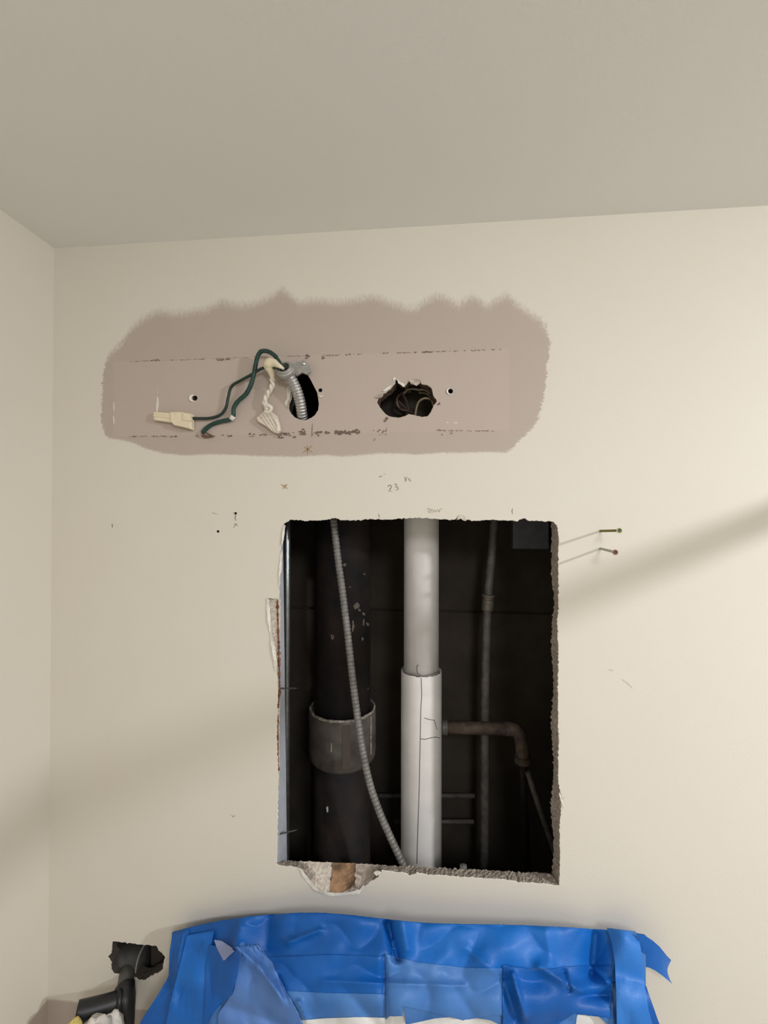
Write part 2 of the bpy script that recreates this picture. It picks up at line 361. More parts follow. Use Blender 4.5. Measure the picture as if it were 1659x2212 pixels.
mk('ceiling', ([(XL,0,CEIL),(XR,0,CEIL),(XR,YF,CEIL),(XL,YF,CEIL)], [[0,1,2,3]]), M_ceil, label='flat off white ceiling over the wall', cat='ceiling', kind='structure')
mk('floor', ([(XL,0,0),(XR,0,0),(XR,YF,0),(XL,YF,0)], [[0,3,2,1]]), M_floor, label='beige floor of the room', cat='floor', kind='structure')
# the pipe chase behind the wall
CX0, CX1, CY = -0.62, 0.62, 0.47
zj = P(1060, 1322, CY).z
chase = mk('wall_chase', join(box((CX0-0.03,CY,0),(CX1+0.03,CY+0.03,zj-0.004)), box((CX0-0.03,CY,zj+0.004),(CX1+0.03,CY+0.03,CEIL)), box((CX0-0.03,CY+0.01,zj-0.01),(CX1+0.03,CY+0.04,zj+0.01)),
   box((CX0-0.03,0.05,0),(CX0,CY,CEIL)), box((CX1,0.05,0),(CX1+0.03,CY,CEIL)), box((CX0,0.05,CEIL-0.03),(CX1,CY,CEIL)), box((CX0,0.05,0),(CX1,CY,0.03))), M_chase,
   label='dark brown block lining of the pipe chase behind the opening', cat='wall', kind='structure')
# back of the wall board so that no light leaks round the front sheet
def cut_edge(name, front, back_fn, wpaper, lab, mats, steps=5, rough=0.002, seed=0.0, t=BT):
    """reveal of a cut: white torn paper lip, then crumbly gypsum core back to depth t"""
    n = len(front); c = sum(front, Vector())/n; rings = [list(front)]
    back = [back_fn(i, p, c) for i, p in enumerate(front)]
    r1 = []
    for i, p in enumerate(front):
        d = (back[i]-p); w = wpaper*(0.4+0.9*abs(fb(i*0.23, seed, 4.0)))
        dx = Vector((d.x, 0, d.z)); L_ = dx.length
        inw = (c-p); inw.y = 0; inw.normalize()
        r1.append(p+inw*min(w*0.35, 0.0015)+Vector((0, w*0.8, 0)))
    rings.append(r1)
    for s in range(1, steps+1):
        u = s/steps; rr = []
        for i in range(n):
            q = r1[i].lerp(back[i], u)
            inw = (c-q); inw.y = 0; inw.normalize()
            k = rough*(fb(i*0.5, s*1.3, seed)+0.7*fb(i*1.3, s*2.1, seed+3))*(1 if s < steps else 1.3)
            rr.append(q+inw*k)
        rings.append(rr)
    Vv = [p for rg in rings for p in rg]; Fc = []; mi = []
    for j in range(len(rings)-1):
        for i in range(n):
            Fc.append([j*n+i, j*n+(i+1)%n, (j+1)*n+(i+1)%n, (j+1)*n+i][::-1]); mi.append(0 if j == 0 else 1)
    return sub(name, (Vv, Fc), mats, wall, mi=mi, label=lab), rings
pxl = lambda p: ((lambda d: (W/2+F*d.dot(rt)/d.dot(fw), H/2-F*d.dot(up)/d.dot(fw)))(p-CAM))
def back_open(i, p, c):
    a, b = pxl(p); q = inner(a, b); return P(q[0], q[1], BT)
_, rings = cut_edge('cut_edge', loops[0], back_open, 0.0035, 'ragged gypsum edge of the large opening', [M_paper, M_gyp], 6, 0.0030, 1.0)
def back_in(k, t):
    def fn(i, p, c): return p.lerp(c, k)*1.0+Vector((0, t, 0)) if True else p
    return fn
cut_edge('cut_edge', loops[1], back_in(-0.02, 0.03), 0.0016, 'rim of the hole with the conduit', [M_paper, M_hole], 3, 0.0008, 2.0)
cut_edge('cut_edge', loops[2], back_in(0.06, 0.032), 0.0045, 'torn rim of the jagged hole', [M_paper, M_kraftd], 4, 0.0022, 6.0)
cut_edge('cut_edge', loops[3], back_in(-0.02, 0.03), 0.003, 'broken rim of the drain hole', [M_gypl, M_hole], 4, 0.0015, 9.0)
for k in range(4, len(loops)):
    lp = loops[k]; n = len(lp); c = sum(lp, Vector())/n
    Vv = lp+[p+Vector((0,0.03,0)) for p in lp]+[c+Vector((0,0.03,0))]
    Fc = [[i, (i+1)%n, n+(i+1)%n, n+i][::-1] for i in range(n)]+[[n+i, 2*n, n+(i+1)%n] for i in range(n)]
    sub('screw_hole', (Vv, Fc), M_hole, wall)
def crescent(cx, cy, r0, r1, a0, a1, off=(0,0)):
    n = 14; V_, F_ = [], []
    for i in range(n+1):
        a = R(a0+(a1-a0)*i/n); k = math.sin(math.pi*i/n)
        for r, yy in ((r0, -0.0008), (r0+(r1-r0)*k, -0.002*k-0.0005)):
            V_.append(P(cx+off[0]*k+r*math.cos(a), cy+off[1]*k-r*math.sin(a), 0)+Vector((0, yy, 0)))
    for i in range(n): F_.append([2*i, 2*i+1, 2*i+3, 2*i+2])
    return V_, F_
for args in ((420,860,6,10.5,80,290),(974,845,6,9.5,95,300),(973,846,6,8,-90,80),(694,850,5,9,210,340),(855,822,3,7,60,200)):
    sub('raised_paint_lip', crescent(*args), M_paper, wall)
# curled paper flakes at the jagged hole and opening edge
def flake(pxs, y0, y1, m_=None, nm='paper_flake'):
    f = []
    for i, (a, b) in enumerate(pxs):
        c, d = pxs[(i+1) % len(pxs)]; n_ = max(1, int(math.hypot(c-a, d-b)/5)); e0, e1 = (y0, y1) if i % 2 else (y1, y0)
        for k in range(n_):
            t = k/n_; f.append(P(a+(c-a)*t+random.uniform(-1.1, 1.1), b+(d-b)*t+random.uniform(-1.1, 1.1), e0+(e1-e0)*t))
    V_ = f+[p+Vector((0,0.0008,0)) for p in f]; n = len(f)
    F_ = [list(range(n)), list(range(n, 2*n))[::-1]]+[[i, i+n, (i+1)%n+n, (i+1)%n] for i in range(n)]
    return sub(nm, (V_, F_), m_ or M_paper, wall)
flake([(884,822),(892,819),(909,820),(908,829),(900,833),(888,829)], -0.002, -0.005, M_gyp)
flake([(856,818),(864,826),(874,829),(876,835),(870,836),(861,828)], -0.003, -0.0015)
flake([(812,857),(822,850),(829,853),(824,858),(817,861)], -0.002, -0.004, M_gyp)
flake([(825,845),(834,838),(846,831),(842,838),(831,846)], -0.001, -0.003)
flake([(828,908),(836,900),(839,902),(832,912)], -0.001, -0.002, M_resid)
flake([(946,873),(951,869),(952,872),(947,876)], -0.001, -0.002, M_resid)
flake([(619,838),(625,831),(629,848),(625,862),(619,880),(615,872),(620,856)], -0.001, -0.003)
flake([(612,1133),(617,1135),(614,1165),(609,1180),(607,1172),(610,1150)], -0.004, -0.001)
flake([(605,1195),(610,1190),(609,1215),(606,1250),(602,1270),(602,1240)], -0.003, -0.001)
flake([(574,1291),(580,1292),(584,1330),(588,1372),(595,1400),(599,1440),(594,1430),(586,1395),(583,1372),(578,1340)], -0.004, -0.001)
flake([(584,1372),(590,1378),(596,1412),(598,1452),(592,1440),(588,1410)], -0.005, -0.002)
flake([(643,1874),(650,1876),(668,1899),(686,1922),(690,1929),(680,1924),(664,1906),(652,1890)], -0.003, -0.001)
flake([(690,1926),(720,1929),(750,1927),(775,1922),(785,1912),(788,1918),(776,1930),(745,1936),(712,1936),(695,1932)], -0.001, -0.003)
flake([(806,1884),(818,1880),(824,1884),(820,1890),(812,1893)], -0.004, -0.002)
flake([(985,1123),(992,1114),(1001,1113),(1010,1121),(1006,1125),(995,1121)], -0.003, -0.001, M_gypl)
flake([(1207,1712),(1216,1722),(1220,1745),(1214,1735),(1210,1728)], -0.005, -0.002)
# exposed gypsum core where the face paper tore off at the left edge, and backing paper in the broken notch
def core_patch(pxs, y, m_, nm, lab=None):
    f = [P(a, b, y) for a, b in pxs]; pts = f+[f[0]]; q = resample([Vector(p) for p in pts], 0.004)[:-1]
    c = sum(q, Vector())/len(q); n = len(q)
    V_ = [p+Vector((0, 0.002*fb(i*0.7, 2.2), 0)) for i, p in enumerate(q)]
    F_ = []
    cv2, _e, cf2, *_r = delaunay_2d_cdt([Vector((p.x, p.z)) for p in q], [(i, (i+1)%n) for i in range(n)], [], 1, 1e-8)
    V_ = [(p.x, y+0.002*fb(p.x*220, p.y*220), p.y) for p in cv2]
    return sub(nm, (V_, [list(t)[::-1] for t in cf2]), m_, wall, label=lab)
core_patch([(568,1286),(606,1286),(606,1330),(605,1400),(605,1500),(604,1600),(604,1700),(598,1700),(594,1600),(596,1500),(590,1440),(580,1390),(572,1340)], 0.009, M_gypl, 'gypsum_core', 'bare gypsum where the face paper tore away')
def slope_patch(front, back, lift, m_, nm, lab=None, n=10):
    V_, F_ = [], []; m2 = len(front)
    for j in range(n+1):
        u = j/n
        for i in range(m2):
            a = P(front[i][0], front[i][1], 0.004); b = P(back[i][0], back[i][1], BT); p = a.lerp(b, u)
            V_.append(p+Vector((0.0045*fb(i*1.7+lift*900, j*0.8, 7), -lift+0.0045*fb(i*1.3, j*0.7, 3), lift*0.8)))
    for j in range(n):
        for i in range(m2-1): F_.append([j*m2+i, (j+1)*m2+i, (j+1)*m2+i+1, j*m2+i+1])
    return sub(nm, (V_, F_), m_, wall, label=lab)
slope_patch([(714,1924),(722,1927),(733,1928),(745,1926),(757,1920),(765,1912)], [(719,1863),(730,1863),(741,1864),(752,1864),(762,1865),(769,1866)], 0.0035, M_kraft, 'backing_paper', 'brown stained backing paper in the notch', 12)
slope_patch([(664,1898),(676,1914),(690,1925),(704,1926),(713,1925)], [(640,1861),(660,1861),(684,1862),(702,1863),(718,1863)], 0.003, M_gypl, 'gypsum_core')
slope_patch([(766,1912),(780,1920),(792,1909),(806,1898),(813,1890)], [(770,1866),(782,1866),(796,1867),(812,1868),(826,1869)], 0.003, M_gyp, 'gypsum_core')
# rust along the bead between board and stud
def rust_strip(pts, w):
    V_, F_ = [], []; q = resample([P(a, b, 0.007) for a, b in pts], 0.003)
    for i, p in enumerate(q):
        ww = w*(0.12+1.3*abs(fb(i*0.31, 3.3))+0.7*max(0, fb(i*1.4, 8.8)))
        V_ += [p+Vector((-ww, 0, 0)), p+Vector((0, -0.0015, 0)), p+Vector((ww, 0.002, 0))]
    for i in range(len(q)-1):
        a = 3*i; F_ += [[a, a+1, a+4, a+3], [a+1, a+2, a+5, a+4]]
    return V_, F_
sub('rusted_bead', join(rust_strip([(599,1296),(600,1340),(602,1390),(603,1440),(604,1490),(601,1530)], 0.0042), rust_strip([(600,1545),(600,1600),(600,1640),(601,1666)], 0.0034)), M_rust, wall, label='rust line on the metal edge')
# pencil marks and small scuffs, flat on the paint
def marks(nm, strokes, w, m_, lab=None):
    return sub(nm, join(*[ribbon(s, w) for s in strokes]), m_, wall, label=lab)
marks('pencil_number', [[(838,1052),(840,1048),(844,1048),(846,1051),(844,1055),(840,1061),(847,1061)]], 0.0016, M_pencil, 'hand written 2')
marks('pencil_number', [[(851,1047),(855,1045),(858,1048),(854,1051),(860,1053),(860,1057),(855,1059)]], 0.0016, M_pencil, 'hand written 3')
marks('pencil_fraction', [[(873,1030),(876,1034),(876,1040)],[(880,1029),(876,1041)],[(886,1033),(883,1034),(883,1037),(887,1037),(886,1041)]], 0.0014, M_pencil, 'small hand written fraction')
marks('pencil_scribble', [[(607,1046),(612,1050),(621,1046)],[(612,1050),(620,1049)],[(610,1055),(616,1051),(622,1056)],[(611,1055),(619,1054)]], 0.0016, M_pencilo)
marks('pencil_scribble', [[(922,1101),(925,1098),(930,1100),(925,1106),(928,1108)],[(930,1108),(933,1100),(938,1104),(933,1108)],[(939,1107),(943,1102)],[(939,1101),(944,1106)],[(945,1100),(949,1106),(951,1100),(956,1098)]], 0.0011, M_pencilo)
marks('pencil_mark', [[(818,1029),(822,1030),(826,1027)],[(829,1023),(833,1024)]], 0.0014, M_pencil)
marks('pencil_cross', [[(654,979),(660,974),(666,970),(675,962)],[(656,964),(664,970),(676,978)],[(664,962),(665,972),(664,983)]], 0.0016, M_pencilo, 'pencilled star')
marks('pencil_mark', [[(675,915),(674,925),(674,936),(673,944)]], 0.0022, M_pencil)
marks('pencil_mark', [[(242,1131),(243,1135),(243,1140)]], 0.0017, M_pencil)
marks('pencil_mark', [[(1107,1098),(1106,1104),(1107,1110)]], 0.0016, M_pencil)
marks('pencil_mark', [[(817,1110),(819,1114),(820,1118)]], 0.0014, M_pencil)
marks('pencil_mark', [[(504,1107),(509,1112),(508,1120),(510,1125)],[(505,1140),(509,1133),(512,1131)],[(506,1131),(514,1136)]], 0.0016, M_pencil)
marks('scuff_mark', [[(458,1107),(464,1109),(470,1111)]], 0.002, mat('faint_scuff', (0.50, 0.45, 0.37), 0.8))
marks('scuff_mark', [[(499,1760),(503,1763),(508,1763)],[(502,1766),(507,1760)]], 0.0022, mat('faint_scuff2', (0.48, 0.43, 0.35), 0.8))
marks('scuff_mark', [[(1316,1446),(1322,1448),(1326,1446)],[(1345,1468),(1356,1475),(1366,1486)]], 0.0035, mat('faint_scuff3', (0.63, 0.575, 0.465), 0.8))
marks('white_scuff', [[(246,868),(246,880),(247,889)],[(245,899),(246,908),(247,917)]], 0.0026, M_drip)
marks('white_scuff', [[(340,857),(341,868),(340,878),(339,890)]], 0.0052, M_drip)
marks('white_scuff', [[(340,845),(341,849)]], 0.003, M_drip)
marks('white_scuff', [[(964,912),(969,914)],[(980,914),(988,913)]], 0.004, M_drip)
# speckled caulk residue on the outline of the old light bar
def residue(segs):
    V_, F_ = [], []
    for (a, b, c, d, dens, size, spread) in segs:
        n = int(abs(c-a)*dens)
        for k in range(n):
            t = random.random(); px = a+(c-a)*t; py = b+(d-b)*t+random.gauss(0, spread)
            if fb(px*0.045, py*0.01, 5.0) < -0.12: continue
            p = P(px, py, 0); s = 0.75*size*(0.35+random.random()); ex = s*(1+2.2*random.random()); i0 = len(V_)
            m_ = 6
            for j in range(m_):
                an = 2*math.pi*j/m_; rr = 0.6+0.6*random.random()
                V_.append((p.x+ex*rr*math.cos(an), -0.0006-0.0005*random.random(), p.z+s*rr*math.sin(an)))
            F_.append(list(range(i0, i0+m_)))
    return V_, [f[::-1] for f in F_]
sub('caulk_residue', residue([(280,781,1092,755,0.75,0.0007,0.7),(330,779,345,778,0.6,0.0014,1.2),(470,777,500,776,0.7,0.0014,1.2),(660,771,700,772,0.7,0.0017,2.2),(690,769,760,767,0.3,0.0012,1.0),(890,762,930,761,0.5,0.0013,0.8)]), M_resid, wall, kind='stuff')
sub('caulk_residue', residue([(278,943,480,942,0.9,0.0008,0.8),(370,942,470,942,0.35,0.0015,1.6),(470,941,620,939,0.55,0.0014,2.2),(600,938,690,934,0.5,0.0024,4.0),(690,934,790,933,0.75,0.0026,1.8),(790,932,880,929,0.40,0.0019,4.5),(930,930,1085,931,0.6,0.0008,0.7),(930,927,990,936,0.2,0.0012,4),(800,945,815,950,0.15,0.002,2.5)]), M_resid, wall, kind='stuff')

# ------------------------------------------------------------------ inside the chase
DP = 0.25
def vline(px, py, D): return P(px, py, D)
# metal stud at the left of the opening
a = P(601, 1500, 0.016); xs = a.x
st = thing('metal_stud', (xs, 0.05, 0), 'bluish galvanised steel stud lining the left side of the opening', 'stud')
SB = 0.084
zu, zl = P(610, 1280, 0.05).z, P(620, 1860, 0.08).z
dep = lambda z: max(0.047, min(0.092, 0.052+(zu-z)/(zu-zl)*0.032))
wz = [0.02, 0.6, zl-0.1, zl, zu, zu+0.1, CEIL-0.03]; V_ = []; F_ = []
for z in wz: V_ += [(xs, 0.016, z), (xs, dep(z), z), (xs-0.0015, dep(z), z), (xs-0.0015, 0.016, z)]
for k in range(len(wz)-1):
    for q in range(4): F_.append([4*k+q, 4*k+(q+1)%4, 4*k+4+(q+1)%4, 4*k+4+q])
sub('web', (V_, F_), M_galv, st)
sub('flange', box((xs-0.045, 0.0485, 0.02), (xs-0.0016, 0.050, CEIL-0.03)), M_galv, st)
for (sx, sy, D, ex, tilt) in ((607,1487,0.030,0.038,-0.003),(603,1803,0.028,0.040,0.006)):
    b = P(sx, sy, D); b.x = xs
    tip = Vector((xs+ex, D+0.012, b.z+tilt))
    mk('drywall_screw', tube(resample([b+Vector((-0.004,0,0)), b.lerp(tip, .8), tip], 0.001), lambda u, i: 0.0019*(1 if i % 2 else 0.72)*(1 if u < .8 else max(0.12, (1-u)*5)), 8), M_dgrey,
       label='dark screw poking through the stud, '+('upper of the two' if sy < 1600 else 'lower of the two'), cat='screw', group='screws through the stud')
# vertical conduit just behind the stud
c0 = P(620, 1130, 0.125); c1 = P(625, 1590, 0.125)
ct = thing('steel_conduit', (c0.x, 0.125, 0.5), 'thin steel conduit running upright beside the stud', 'conduit')
pth = [Vector((c0.x, 0.125, CEIL-0.03)), Vector((c0.x, 0.125, 1.5)), Vector((c0.x, 0.125, 0.03))]
sub('tube', tube(pth, 0.0090, 20), M_galvd, ct, smooth=True)
# cast iron soil stack
sp = P(740, 1540, DP); cx = sp.x
ss = thing('soil_stack', (cx, DP, 0.03), 'thick black cast iron soil pipe with a bell joint', 'pipe')
rs = 61.0*(0.95+DP)/F; rh = 72.5*(0.95+DP)/F
zt = P(740, 1527, DP).z; zb_ = P(740, 1636, DP).z
sub('upper_pipe', lathe((cx, DP, 0), (0,0,1), [(rs*0.99, zt-0.03), (rs*0.99, CEIL-0.031)], 48), M_iron, ss, smooth=True)
sub('lower_pipe', lathe((cx, DP, 0), (0,0,1), [(rs, 0.03), (rs, zb_+0.02)], 48), M_iron, ss, smooth=True)
hb = sub('bell_joint', lathe((cx, DP, 0), (0,0,1), [(rs*0.98, zb_-0.004), (rh*0.93, zb_+0.004), (rh*0.985, zb_+0.012), (rh, zb_+0.03), (rh, zt-0.006), (rh*0.97, zt), (rh*0.93, zt), (rs*0.98, zt-0.008)], 56), M_hub, ss, smooth=True)
vr, fr = lathe((cx, DP, zt), (0,0,1), [(rh*0.955+0.0035*math.cos(a_), 0.0035*math.sin(a_)) for a_ in [2*math.pi*k/8 for k in range(8)]], 72, closed=True)
vr = [p+Vector((0.002*fb(p.x*90, p.y*90, 1), 0.002*fb(p.x*90, p.y*90, 5), 0.0035*fb(p.x*110, p.y*110, 9))) for p in vr]
sub('joint_rim', (vr, fr), M_lead, hb, smooth=True)
def streak(px0, px1, y0, y1, R_, m_, par, nm):
    V_, F_ = [], []; n = 8
    for k in range(2):
        for i in range(n+1):
            px = px0+(px1-px0)*i/n; py = (y0, y1)[k]
            d = ray(px, py); # hit the cylinder
            A = d.x**2+d.y**2; ox, oy = CAM.x-cx, CAM.y-DP; B = 2*(ox*d.x+oy*d.y); Cc = ox*ox+oy*oy-(R_+0.0009)**2
            t = (-B-math.sqrt(max(0, B*B-4*A*Cc)))/(2*A); V_.append(CAM+d*t)
    F_ = [[i, i+1, n+2+i, n+1+i][::-1] for i in range(n)]
    return sub(nm, (V_, F_), m_, par)
streak(739, 757, 1566, 1662, rh, mat('rust_streak', (0.060, 0.045, 0.034), 0.8), hb, 'rust_streak')
streak(800, 803, 1548, 1630, rh, M_lead, hb, 'casting_seam')
streak(714.5, 717, 1605, 1625, rh, M_lead, hb, 'plaster_drip')
def blob(px, py, sx, sy, R_, m_, par, nm):
    V_ = []; n = 9
    for k in range(n):
        an = 2*math.pi*k/n; q = 0.55+0.6*random.random(); d = ray(px+sx*q*math.cos(an), py+sy*q*math.sin(an))
        A = d.x**2+d.y**2; ox, oy = CAM.x-cx, CAM.y-DP; B = 2*(ox*d.x+oy*d.y); Cc = ox*ox+oy*oy-(R_+0.0009)**2
        V_.append(CAM+d*((-B-math.sqrt(max(0, B*B-4*A*Cc)))/(2*A)))
    return sub(nm, (V_, [list(range(n))[::-1]]), m_, par)
M_spl = mat('plaster_splash', (0.16, 0.135, 0.11), 0.9, col2=(0.05, 0.04, 0.03), scale=200)
for (a_, b_, sx, sy) in ((756,1268,2.5,2),(794,1349,4,5),(786,1326,4,4),(770,1308,7,9),(718,1376,5,6),(776,1318,3.5,3),(787,1240,3,2),(795,1487,1.6,2),(763,1352,3,14),(786,1345,2,10),(783,1380,3,5),(745,1220,5,4)):
    blob(a_, b_, sx, sy, rs*0.99, M_spl, ss, 'plaster_splash')
blob(707, 1749, 2.2, 9, rs, M_paper, ss, 'paper_scrap')
# insulated riser
wp = P(910, 1450, DP); wx = wp.x
wr = thing('insulated_riser', (wx, DP, 0.03), 'white jacketed pipe standing upright in the middle of the opening', 'pipe')
ru = 37.5*(0.95+DP)/F; rj = 43.5*(0.95+DP)/F; zj2 = P(910, 1446, DP).z
sub('upper_sleeve', lathe((wx, DP, 0), (0,0,1), [(ru, zj2-0.05), (ru, CEIL-0.031)], 56), M_jack, wr, smooth=True)
nn = 64; V_, F_ = [], []
ss_ = [0.03, zj2-0.6, zj2-0.3, zj2-0.12, zj2-0.03, zj2-0.004]
for j, z in enumerate(ss_):
    for k in range(nn):
        an = 2*math.pi*k/nn; V_.append(Vector((wx+rj*math.cos(an), DP+rj*math.sin(an), z+(0.0035*fb(k*0.7, 2.0) if j == 5 else 0))))
for j, rr in ((6, rj*0.99), (7, ru*1.02)):
    for k in range(nn):
        an = 2*math.pi*k/nn; V_.append(Vector((wx+rr*math.cos(an), DP+rr*math.sin(an), zj2-0.001*(j == 6)+(0.0035*fb(k*0.7, 2.0) if j == 6 else -0.006))))
for j in range(7):
    for k in range(nn): F_.append([j*nn+k, j*nn+(k+1)%nn, (j+1)*nn+(k+1)%nn, (j+1)*nn+k])
jk = sub('jacket', (V_, F_), M_jack, wr, smooth=True)
def onpipe(pxs, R_, w, m_, nm, par, x0):
    pts = []
    for px, py in pxs:
        d = ray(px, py); A = d.x**2+d.y**2; ox, oy = CAM.x-x0, CAM.y-DP; B = 2*(ox*d.x+oy*d.y); Cc = ox*ox+oy*oy-(R_+0.0004)**2
        t = (-B-math.sqrt(max(0, B*B-4*A*Cc)))/(2*A); pts.append(CAM+d*t)
    return sub(nm, tube(pts, w, 6), m_, par)
onpipe([(910,1464),(911,1500),(909,1540),(908,1590),(907,1640),(906,1700),(904,1760),(902,1820),(901,1865)], rj, 0.0009, M_seam, 'seam', jk, wx)
onpipe([(909,1596),(918,1597),(930,1594),(940,1592),(950,1594)], rj, 0.0010, M_seam, 'crack', jk, wx)
onpipe([(917,1551),(926,1554),(938,1556),(941,1566),(944,1576)], rj, 0.0009, M_seam, 'crack', jk, wx)
onpipe([(903,1436),(900,1443),(902,1455),(912,1462)], ru, 0.0012, M_seam, 'crack', wr, wx)
onpipe([(868,1446),(875,1452),(890,1458),(905,1461),(920,1460),(938,1455),(950,1448)], rj*0.99, 0.0013, M_seam, 'wrinkled_edge', jk, wx)
# brown branch pipe with an elbow
b0 = P(952, 1571, 0.27); b1 = P(1095, 1574, 0.27); rb = 13.0*(0.95+0.27)/F
br = thing('branch_pipe', (b0.x, 0.27, b1.z-0.08), 'short brown branch pipe leaving the white jacket to the right', 'pipe')
sub('pipe', tube([b0, b1], rb, 18), M_dpipe, br, smooth=True)
e = [b1+Vector((-0.004,0,0)), P(1112,1576,0.272), P(1122,1586,0.274), P(1127,1605,0.275), P(1129,1638,0.275)]
sub('elbow', tube(catmull(e, 6), rb*1.08, 18), M_dpipe, br, smooth=True)
sub('collar', lathe(P(1129,1640,0.275), (0,0,1), [(rb*1.3,-0.008),(rb*1.3,0.008)], 20), M_dpipe, br)
sub('collar', lathe(P(960,1571,0.27), (1,0,0), [(rb*1.18,-0.006),(rb*1.18,0.008)], 20), M_gpipe, br)
sub('drop_pipe', tube([P(1129,1640,0.275), P(1131,1700,0.28), P(1140,1900,0.29)], rb*0.6, 12), M_iron, br, smooth=True)
# thin pipe with a coupling, far right
tp = thing('thin_pipe', P(1048, 1900, 0.36), 'thin grey pipe with a small coupling in the dark right half', 'pipe')
tpts = [P(1072,1040,0.36), P(1068,1125,0.36), P(1062,1200,0.36), P(1054,1290,0.36), P(1050,1400,0.36), P(1047,1560,0.36), P(1046,1950,0.36)]
sub('pipe', tube(catmull(tpts, 4), 9.0*(1.31)/F, 14), M_gpipe, tp, smooth=True)
ax_ = (tpts[2]-tpts[4]).normalized()
sub('coupling', lathe(P(1054,1300,0.358), ax_, [(0.011,-0.026),(0.0165,-0.024),(0.0165,0.006),(0.0145,0.008),(0.0145,0.014),(0.0185,0.015),(0.0185,0.021),(0.012,0.022)], 20), M_fitd, tp, smooth=False)
mk('slanted_rod', tube([P(1140,1668,0.26), P(1160,1730,0.25), P(1200,1845,0.25), P(1240,1960,0.22)], 0.0075, 12), M_gpipe, label='dark grey rod slanting down to the lower right corner of the opening', cat='rod')
for yy, xa, xb in ((1719,760,1026),(1775,850,1024)):
    mk('cross_pipe', tube([P(xa,yy,0.42), P(xb,yy,0.42)], 0.0065, 12), M_gpipe, smooth=True, label='dim horizontal pipe deep behind the riser, '+('upper of two' if yy < 1750 else 'lower of two'), cat='pipe', group='horizontal pipes at the back of the chase')
d0, d1 = P(1108, 1060, 0.40), P(1185, 1186, 0.40)
dv, df = box((d0.x, 0.40, d1.z), (d1.x, 0.46, d0.z))
mk('duct', (dv, df), mat('dim_duct', (0.20, 0.20, 0.22), 0.6, 0.2, var=0.2), label='dim grey sheet metal duct in the upper right of the opening', cat='duct')
# armoured cable
cpts = [P(712,1040,0.10), P(720,1120,0.10), P(725,1165,0.10), P(731,1215,0.10), P(740,1280,0.10), P(751,1370,0.098), P(761,1460,0.096), P(771,1540,0.094), P(783,1620,0.09), P(798,1690,0.086), P(818,1750,0.082), P(843,1808,0.078), P(868,1862,0.074), P(884,1900,0.072), P(900,1960,0.07)]
cp = resample(catmull(cpts, 10), 0.0013)
mk('armoured_cable', tube(cp, lambda u, i: 0.0074+0.0016*abs(math.sin(i*math.pi/7.0))**0.7, 12), M_cable, smooth=True, label='ribbed grey armoured cable hanging in front of the black soil pipe', cat='cable')
# bolt end at the lower edge
bo = thing('bolt', P(1001, 1876, 0.05), 'small bolt end showing above the lower edge of the opening', 'bolt')
sub('shank', lathe(P(1001,1880,0.055), (0,0,1), [(0.006,-0.03),(0.006,0.012)], 14), M_gpipe, bo, smooth=True)
sub('nut', lathe(P(1001,1880,0.055), (0,0,1), [(0.0085,0.004),(0.0085,0.010)], 6), M_fit, bo)

# ------------------------------------------------------------------ conduit and wires at the left hole of the patch
def Q(px, py, y=0.0): return P(px, py, min(y*0.6, -0.0055) if y < 0 else y)
cd_ = thing('flexible_conduit', Q(655, 905, 0.0), 'grey flexible metal conduit sticking out of the left hole', 'conduit')
kp = [Q(662,960,0.09), Q(657,925,0.045), Q(653,900,0.012), Q(649,872,-0.012), Q(642,846,-0.028), Q(632,824,-0.040), Q(622,810,-0.048)]
kq = resample(catmull(kp, 10), 0.0009)
sub('spiral_tube', tube(kq, lambda u, i: 0.0102+0.0020*abs(math.sin(i*math.pi/7.0))**0.6, 18), M_cond, cd_, smooth=True)
c0 = Q(621, 807, -0.044); c1 = Q(613, 793, -0.072); ax = (c1-c0).normalized(); Lc = (c1-c0).length
con = sub('connector', lathe(c0, ax, [(0.0125,-0.012),(0.0140,-0.010),(0.0150,0.0),(0.0195,0.004),(0.0200,0.012),(0.0175,0.014),(0.0170,Lc*0.9),(0.0160,Lc),(0.0120,Lc),(0.0115,Lc-0.016)], 36), [M_fit], cd_, smooth=False)
sub('bore', lathe(c0+ax*(Lc-0.0155), ax, [(0.0114,0),(0.0114,0.001)], 24), M_black, con)
ear = sub('clamp_ear', prism([(633,786),(640,780),(648,781),(651,778),(656,775),(666,786),(671,803),(662,809),(652,805),(640,812),(632,802)], -0.021, -0.015, 0.04), M_fit, cd_)
sub('clamp_screw', lathe(Q(655,786,-0.035), (0.3,-1,0.4), [(0.004,-0.004),(0.004,0.003),(0.0025,0.004)], 12), M_scr2, ear)
gw = thing('ground_wire', Q(455, 940, -0.005), 'thick dark green ground wire bent down to the lower line of the patch', 'wire')
gp = catmull([Q(612,794,-0.062), Q(608,788,-0.075), Q(598,773,-0.070), Q(585,762,-0.058), Q(572,758,-0.052), Q(562,761,-0.047), Q(555,775,-0.042), Q(550,800,-0.037), Q(543,828,-0.032), Q(532,850,-0.027), Q(513,868,-0.022), Q(505,882,-0.019), Q(504,898,-0.016), Q(497,906,-0.014), Q(478,910,-0.012), Q(460,916,-0.010), Q(446,925,-0.008), Q(437,935,-0.007)], 6)
sub('insulation', tube(gp, lambda u, i: 0.0032 if u < .12 else 0.0047+0.0006*fb(i*0.4), 12), M_green, gw, smooth=True)
sub('bare_end', join(tube(catmull([Q(437,935,-0.007), Q(437,941,-0.006), Q(444,944,-0.005), Q(455,943,-0.004)], 5), 0.0022, 8), tube(catmull([Q(440,930,-0.008), Q(447,936,-0.010), Q(457,941,-0.006)], 5), 0.0017, 8)), M_copper, gw, smooth=True)
sub('nick', tube([Q(505,899,-0.0175), Q(499,906,-0.0155)], 0.0056, 10), M_drip, gw, smooth=True)
